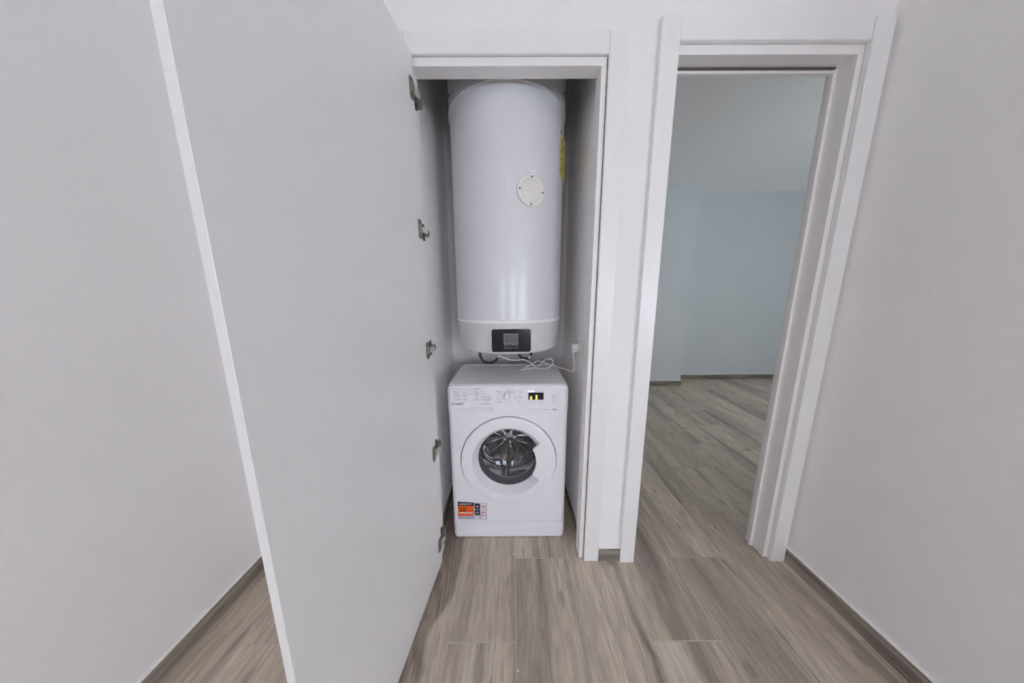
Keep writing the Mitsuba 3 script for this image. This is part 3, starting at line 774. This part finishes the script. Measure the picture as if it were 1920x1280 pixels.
# bracket and bolts that hang it on the rear wall
for bz in (1.95, 1.25):
    add('water_heater__bracket', box(HXC - 0.20, HXC + 0.20, HYC + HR - 0.06, CLO_Y1, bz, bz + 0.06, 0.003), 'm_steel')
# control display on the bottom cap
KD = 'water_heater__display_panel'
RA = 1.4


def disp(m):
    return turned(turned(m, (math.radians(RA), [0, 0, 1])), None, (-0.0006, 1.1790, 1.0790))


add(KD, disp(prism_y(rrect(-0.0890, 0.0890, -0.0525, 0.0525, 0.010), 0.0000, 0.034)), 'm_black')
labels[KD] = {'label': 'black glossy control display'}
add(KD + '__frame', disp(prism_y(rrect(-0.0918, 0.0918, -0.0553, 0.0553, 0.012), 0.0018, 0.036)), 'm_cap')
add(KD + '__screen', disp(prism_y(rrect(-0.0330, 0.0290, -0.0150, 0.0300, 0.001), -0.0005, 0.001)), 'm_screen')
add(KD + '__screen_border', disp(cat(box(-0.0345, 0.0305, -0.0008, 0, 0.0295, 0.0315), box(-0.0345, 0.0305, -0.0008, 0, -0.0165, -0.0145), box(-0.0345, -0.0328, -0.0008, 0, -0.0165, 0.0315), box(0.0288, 0.0305, -0.0008, 0, -0.0165, 0.0315))), 'm_screenline')
add(KD + '__dashes', disp(cat(*[box(a, b, -0.0006, 0, -0.0222, -0.0198) for a, b in ((-0.0340, -0.0190), (-0.0135, -0.0050), (0.0010, 0.0145), (0.0195, 0.0305))])), 'm_screenline')


def icon(cx, kind):
    z0, w, s = -0.0330, 0.0008, 0.0042
    if kind == 0:
        parts = [box(cx - s, cx + s, -0.0006, 0, z0 + s - w, z0 + s), box(cx - s, cx + s, -0.0006, 0, z0 - s, z0 - s + w), box(cx - s, cx - s + w, -0.0006, 0, z0 - s, z0 + s), box(cx + s - w, cx + s, -0.0006, 0, z0 - s, z0 + s), box(cx - 0.001, cx + 0.001, -0.0006, 0, z0, z0 + 0.002)]
    elif kind == 1:
        parts = [box(cx - s, cx + s, -0.0006, 0, z0 + q - w / 2, z0 + q + w / 2) for q in (-s, 0, s)] + [box(cx - w / 2, cx + w / 2, -0.0006, 0, z0 - s, z0 + s)]
    elif kind == 2:
        parts = [box(cx - s, cx - s + w, -0.0006, 0, z0 - s, z0 + s), box(cx - w, cx, -0.0006, 0, z0 - s, z0 + s), box(cx, cx + s, -0.0006, 0, z0, z0 + w), box(cx + s - w, cx + s, -0.0006, 0, z0 - s, z0)]
    elif kind == 3:
        parts = [turned(box(-s * 1.2, s * 1.2, -0.0006, 0, -w / 2, w / 2), (math.radians(q), [0, 1, 0]), (cx, 0, z0)) for q in (55, -55)] + [box(cx + s, cx + s + w, -0.0006, 0, z0, z0 + s)]
    else:
        parts = [box(cx - s, cx - s + w, -0.0006, 0, z0 - s, z0 + s), box(cx + s - w, cx + s, -0.0006, 0, z0 - s, z0 + s), box(cx - s, cx + s, -0.0006, 0, z0 + s - w, z0 + s), box(cx - s, cx + s, -0.0006, 0, z0, z0 + w), box(cx - w / 2, cx + w / 2, -0.0006, 0, z0 - s, z0 + s)]
    return cat(*parts)


for i, cx in enumerate((-0.0285, -0.0150, -0.0020, 0.0110, 0.0250)):
    add(KD + '__icon', disp(icon(cx, i)), 'm_icon')
# round service cover with four screws
KC = 'water_heater__service_cover'
CA, CZ = 21.5, 1.7137
add(KC, facing(lathe([(0.0630, 0.010), (0.0635, -0.0005), (0.0622, -0.0032), (0.0600, -0.0042), (0.0465, -0.0046), (0.0450, -0.0030), (0.0440, -0.0022), (0.0430, -0.0030), (0.0405, -0.0052), (0.0200, -0.0058), (0.0080, -0.0058), (0.0065, -0.0048), (0.0050, -0.0062), (0, -0.0064)], 'y', n=72), CA, HR + 0.0015, CZ), 'm_beige', 40)
labels[KC] = {'label': 'round beige service cover with four screws'}
for q in range(4):
    t = math.radians(90 * q + 88)
    add(KC + '__screw', turned(turned(lathe([(0.0036, -0.0030), (0.0034, -0.0056), (0.0, -0.0052)], 'y', (0.0535 * math.cos(t), 0, 0.0535 * math.sin(t)), 14), (math.radians(CA), [0, 0, 1])), None, on_shell(CA, HR + 0.0015, CZ)), 'm_dark', 40)


def shell_patch(a0, a1, z0, z1, r, n=10, leave=None):
    """a thin printed sheet that lies on the shell; past the angle 'leave' it lifts off along the tangent"""
    vs, fs = [], []
    for i in range(n + 1):
        a = a0 + (a1 - a0) * i / n
        for dr_ in (0.0, 0.0006):
            if leave is not None and a > leave:
                p = np.array(on_shell(leave, r + dr_, 0))
                t = math.radians(leave)
                L = math.radians(a - leave) * HR
                p = p + np.array([math.cos(t), math.sin(t), 0]) * L + np.array([math.sin(t), -math.cos(t), 0]) * (0.10 * L)
            else:
                p = np.array(on_shell(a, r + dr_, 0))
            vs += [(p[0], p[1], z0), (p[0], p[1], z1)]
    for i in range(n):
        b, c = i * 4, (i + 1) * 4
        for q0, q1 in ((0, 1), (3, 2), (2, 0), (1, 3)):
            fs += [[b + q0, c + q0, c + q1], [b + q0, c + q1, b + q1]]
    fs += [[0, 1, 3], [0, 3, 2], [n * 4, n * 4 + 3, n * 4 + 1], [n * 4, n * 4 + 2, n * 4 + 3]]
    return trimesh.Trimesh(np.array(vs), np.array(fs), process=False)


add('water_heater__name_plate', shell_patch(18.8, 25.4, 1.7790, 1.7960, HR + 0.0004, 6), 'm_lip')
add('water_heater__name_plate__print', shell_patch(19.4, 25.0, 1.7835, 1.7852, HR + 0.0010, 6), 'm_printgrey')
KE = 'water_heater__energy_label'
add(KE, shell_patch(60, 86, 1.8250, 2.0100, HR + 0.0006, 18, 76), 'm_white')
labels[KE + '__print'] = {'label': 'dark print on the yellow label', 'kind': 'stuff'}
labels[KE] = {'label': 'yellow energy label half peeled off'}
add(KE + '__yellow_field', shell_patch(60.3, 86, 1.8270, 1.9940, HR + 0.0014, 18, 76), 'm_yellow')
add(KE + '__print', cat(*[shell_patch(a, a + 3.4, z, z + 0.005, HR + 0.0020, 3, 76) for a, z in ((60, 1.840), (63, 1.856), (67, 1.874), (63, 1.892), (66, 1.905), (61, 1.922), (65, 1.940), (69, 1.956), (63, 1.972))], shell_patch(60.5, 65, 1.9985, 2.0085, HR + 0.0014, 3, 76)), 'm_printgrey')

# ---------------------------------------------------------------- power cord of the heater, hoses, wall socket
CORD = [(-0.0685, 1.43, 1.0075), (-0.0685, 1.43, 0.986), (-0.0674, 1.43, 0.9617), (-0.0603, 1.435, 0.9483), (-0.0426, 1.44, 0.9363), (-0.0068, 1.46, 0.9194), (0.0335, 1.49, 0.9094), (0.065, 1.5, 0.9106),
        (0.0869, 1.5, 0.905), (0.1089, 1.5, 0.892), (0.131, 1.5, 0.8741), (0.1419, 1.4975, 0.8638), (0.1532, 1.5, 0.8648), (0.1656, 1.5, 0.8771), (0.1841, 1.5, 0.898), (0.2061, 1.48, 0.9179),
        (0.2262, 1.47, 0.9203), (0.2381, 1.46, 0.9079), (0.2299, 1.45, 0.8902), (0.2031, 1.44, 0.8719), (0.1804, 1.4639, 0.8638), (0.1511, 1.479, 0.8638), (0.1238, 1.4864, 0.8638), (0.0885, 1.4702, 0.8638),
        (0.0598, 1.4488, 0.8638), (0.0556, 1.4565, 0.8638), (0.0828, 1.48, 0.8702), (0.1208, 1.51, 0.8812), (0.1421, 1.52, 0.8915), (0.1611, 1.52, 0.896), (0.1873, 1.5, 0.8925), (0.2143, 1.49, 0.886),
        (0.2424, 1.47, 0.8829), (0.2698, 1.45, 0.8749), (0.2873, 1.43, 0.8752), (0.305, 1.4, 0.8766), (0.3172, 1.375, 0.8757), (0.328, 1.36, 0.88), (0.3334, 1.355, 0.8977), (0.3309, 1.353, 0.9305),
        (0.3268, 1.353, 0.9653), (0.3261, 1.353, 0.9855)]
add('water_heater__power_cord', tube(CORD, 0.0036, 8, 10), 'm_cord', True)
labels['water_heater__power_cord'] = {'label': 'light grey looped power cord'}
plug = m3d.Manifold.batch_hull([mbox(0.3170, 0.3345, 1.343, 1.363, 0.9850, 1.0000), mbox(0.3160, 0.3400, 1.337, 1.369, 1.000, 1.024), mbox(0.338, 0.3455, 1.335, 1.371, 0.998, 1.030)])
add('water_heater__power_cord__plug', plug, 'm_cord', 40)
labels['wall_socket'] = {'label': 'white double wall socket on the right closet wall beside the washing machine', 'category': 'socket'}
add('wall_socket__frame', turned(prism_y(rrect(1.236, 1.396, 0.972, 1.057, 0.005), 0, 0.009), (math.pi / 2, [0, 0, 1]), (CLO_X1 , 0, 0)), 'm_socket', 30)
for cy in (1.277, 1.353):
    ring_ = [(0.0330, 0.0), (0.0330, 0.0016), (0.0215, 0.0016), (0.0205, 0.0006), (0.0, 0.0006)]
    add('wall_socket__insert', turned(lathe([(r, -h) for r, h in ring_], 'y', n=40), (-math.pi / 2, [0, 0, 1]), (CLO_X1 - 0.009, cy, 1.0145)), 'm_socket', 35)

H1 = [(-0.1980, 1.6, 1.0075), (-0.1976, 1.6, 0.970), (-0.1964, 1.6, 0.9344), (-0.1922, 1.6, 0.9037), (-0.1778, 1.6, 0.8779), (-0.1581, 1.6, 0.8673), (-0.1381, 1.6, 0.8645), (-0.1163, 1.6, 0.8685), (-0.0942, 1.6, 0.886), (-0.0772, 1.6, 0.9133), (-0.0730, 1.6, 0.9337), (-0.0700, 1.6, 0.975), (-0.0690, 1.6, 1.0075)]
H2 = [(0.0350, 1.6, 1.0075), (0.0380, 1.6, 0.965), (0.0426, 1.6, 0.933), (0.0509, 1.6, 0.9126), (0.066, 1.6, 0.8970), (0.086, 1.6, 0.8915), (0.1046, 1.6, 0.8955), (0.1175, 1.6, 0.9088), (0.124, 1.6, 0.9326), (0.1270, 1.6, 0.970), (0.1280, 1.6, 1.0075)]
for pts, lab, fit, ax in ((H1, 'wider black braided hose loop under the heater, on the left', (-0.0800, 1.6, 0.908), (0.0150, 0.0, 0.026)), (H2, 'smaller black braided hose loop under the heater, behind the power cord', (0.1120, 1.6, 0.902), (0.011, 0, 0.012))):
    h = add('connection_hose', tube(pts, 0.0080, 8, 14), 'm_hose', True)
    labels[h] = {'label': lab, 'category': 'hose'}
    a = np.array(ax) / np.linalg.norm(ax)
    c = trimesh.creation.cylinder(0.0105, 0.020, sections=18)
    c.apply_transform(trimesh.geometry.align_vectors([0, 0, 1], a))
    c.apply_translation(fit)
    add(h + '__fitting', c, 'm_brightsteel', 40)

# ---------------------------------------------------------------- crumbs of plaster left on the new floor
for i, (cx, cy, s, lab) in enumerate(((0.0061, 1.115, 0.0035, 'tiny white plaster crumb on the floor in front of the washing machine'),
                                      (0.3124, 1.201, 0.0028, 'tiny white plaster crumb on the floor beside the right door jamb'),
                                      (0.0159, 0.6982, 0.0032, 'tiny white plaster crumb on the floor near the camera'))):
    m = trimesh.creation.icosphere(1, s)
    v = np.array(m.vertices)
    v *= 0.7 + 0.6 * meshkit.noise(v * 500 + i * 7)[:, None]
    v[:, 2] *= 0.6
    v[:, 2] -= v[:, 2].min()
    m = trimesh.Trimesh(v + np.array([cx, cy, 0.0]), m.faces)
    k = add('plaster_crumb', m, 'm_crumb')
    labels[k] = {'label': lab, 'category': 'crumb', 'group': 'plaster crumbs on the floor'}
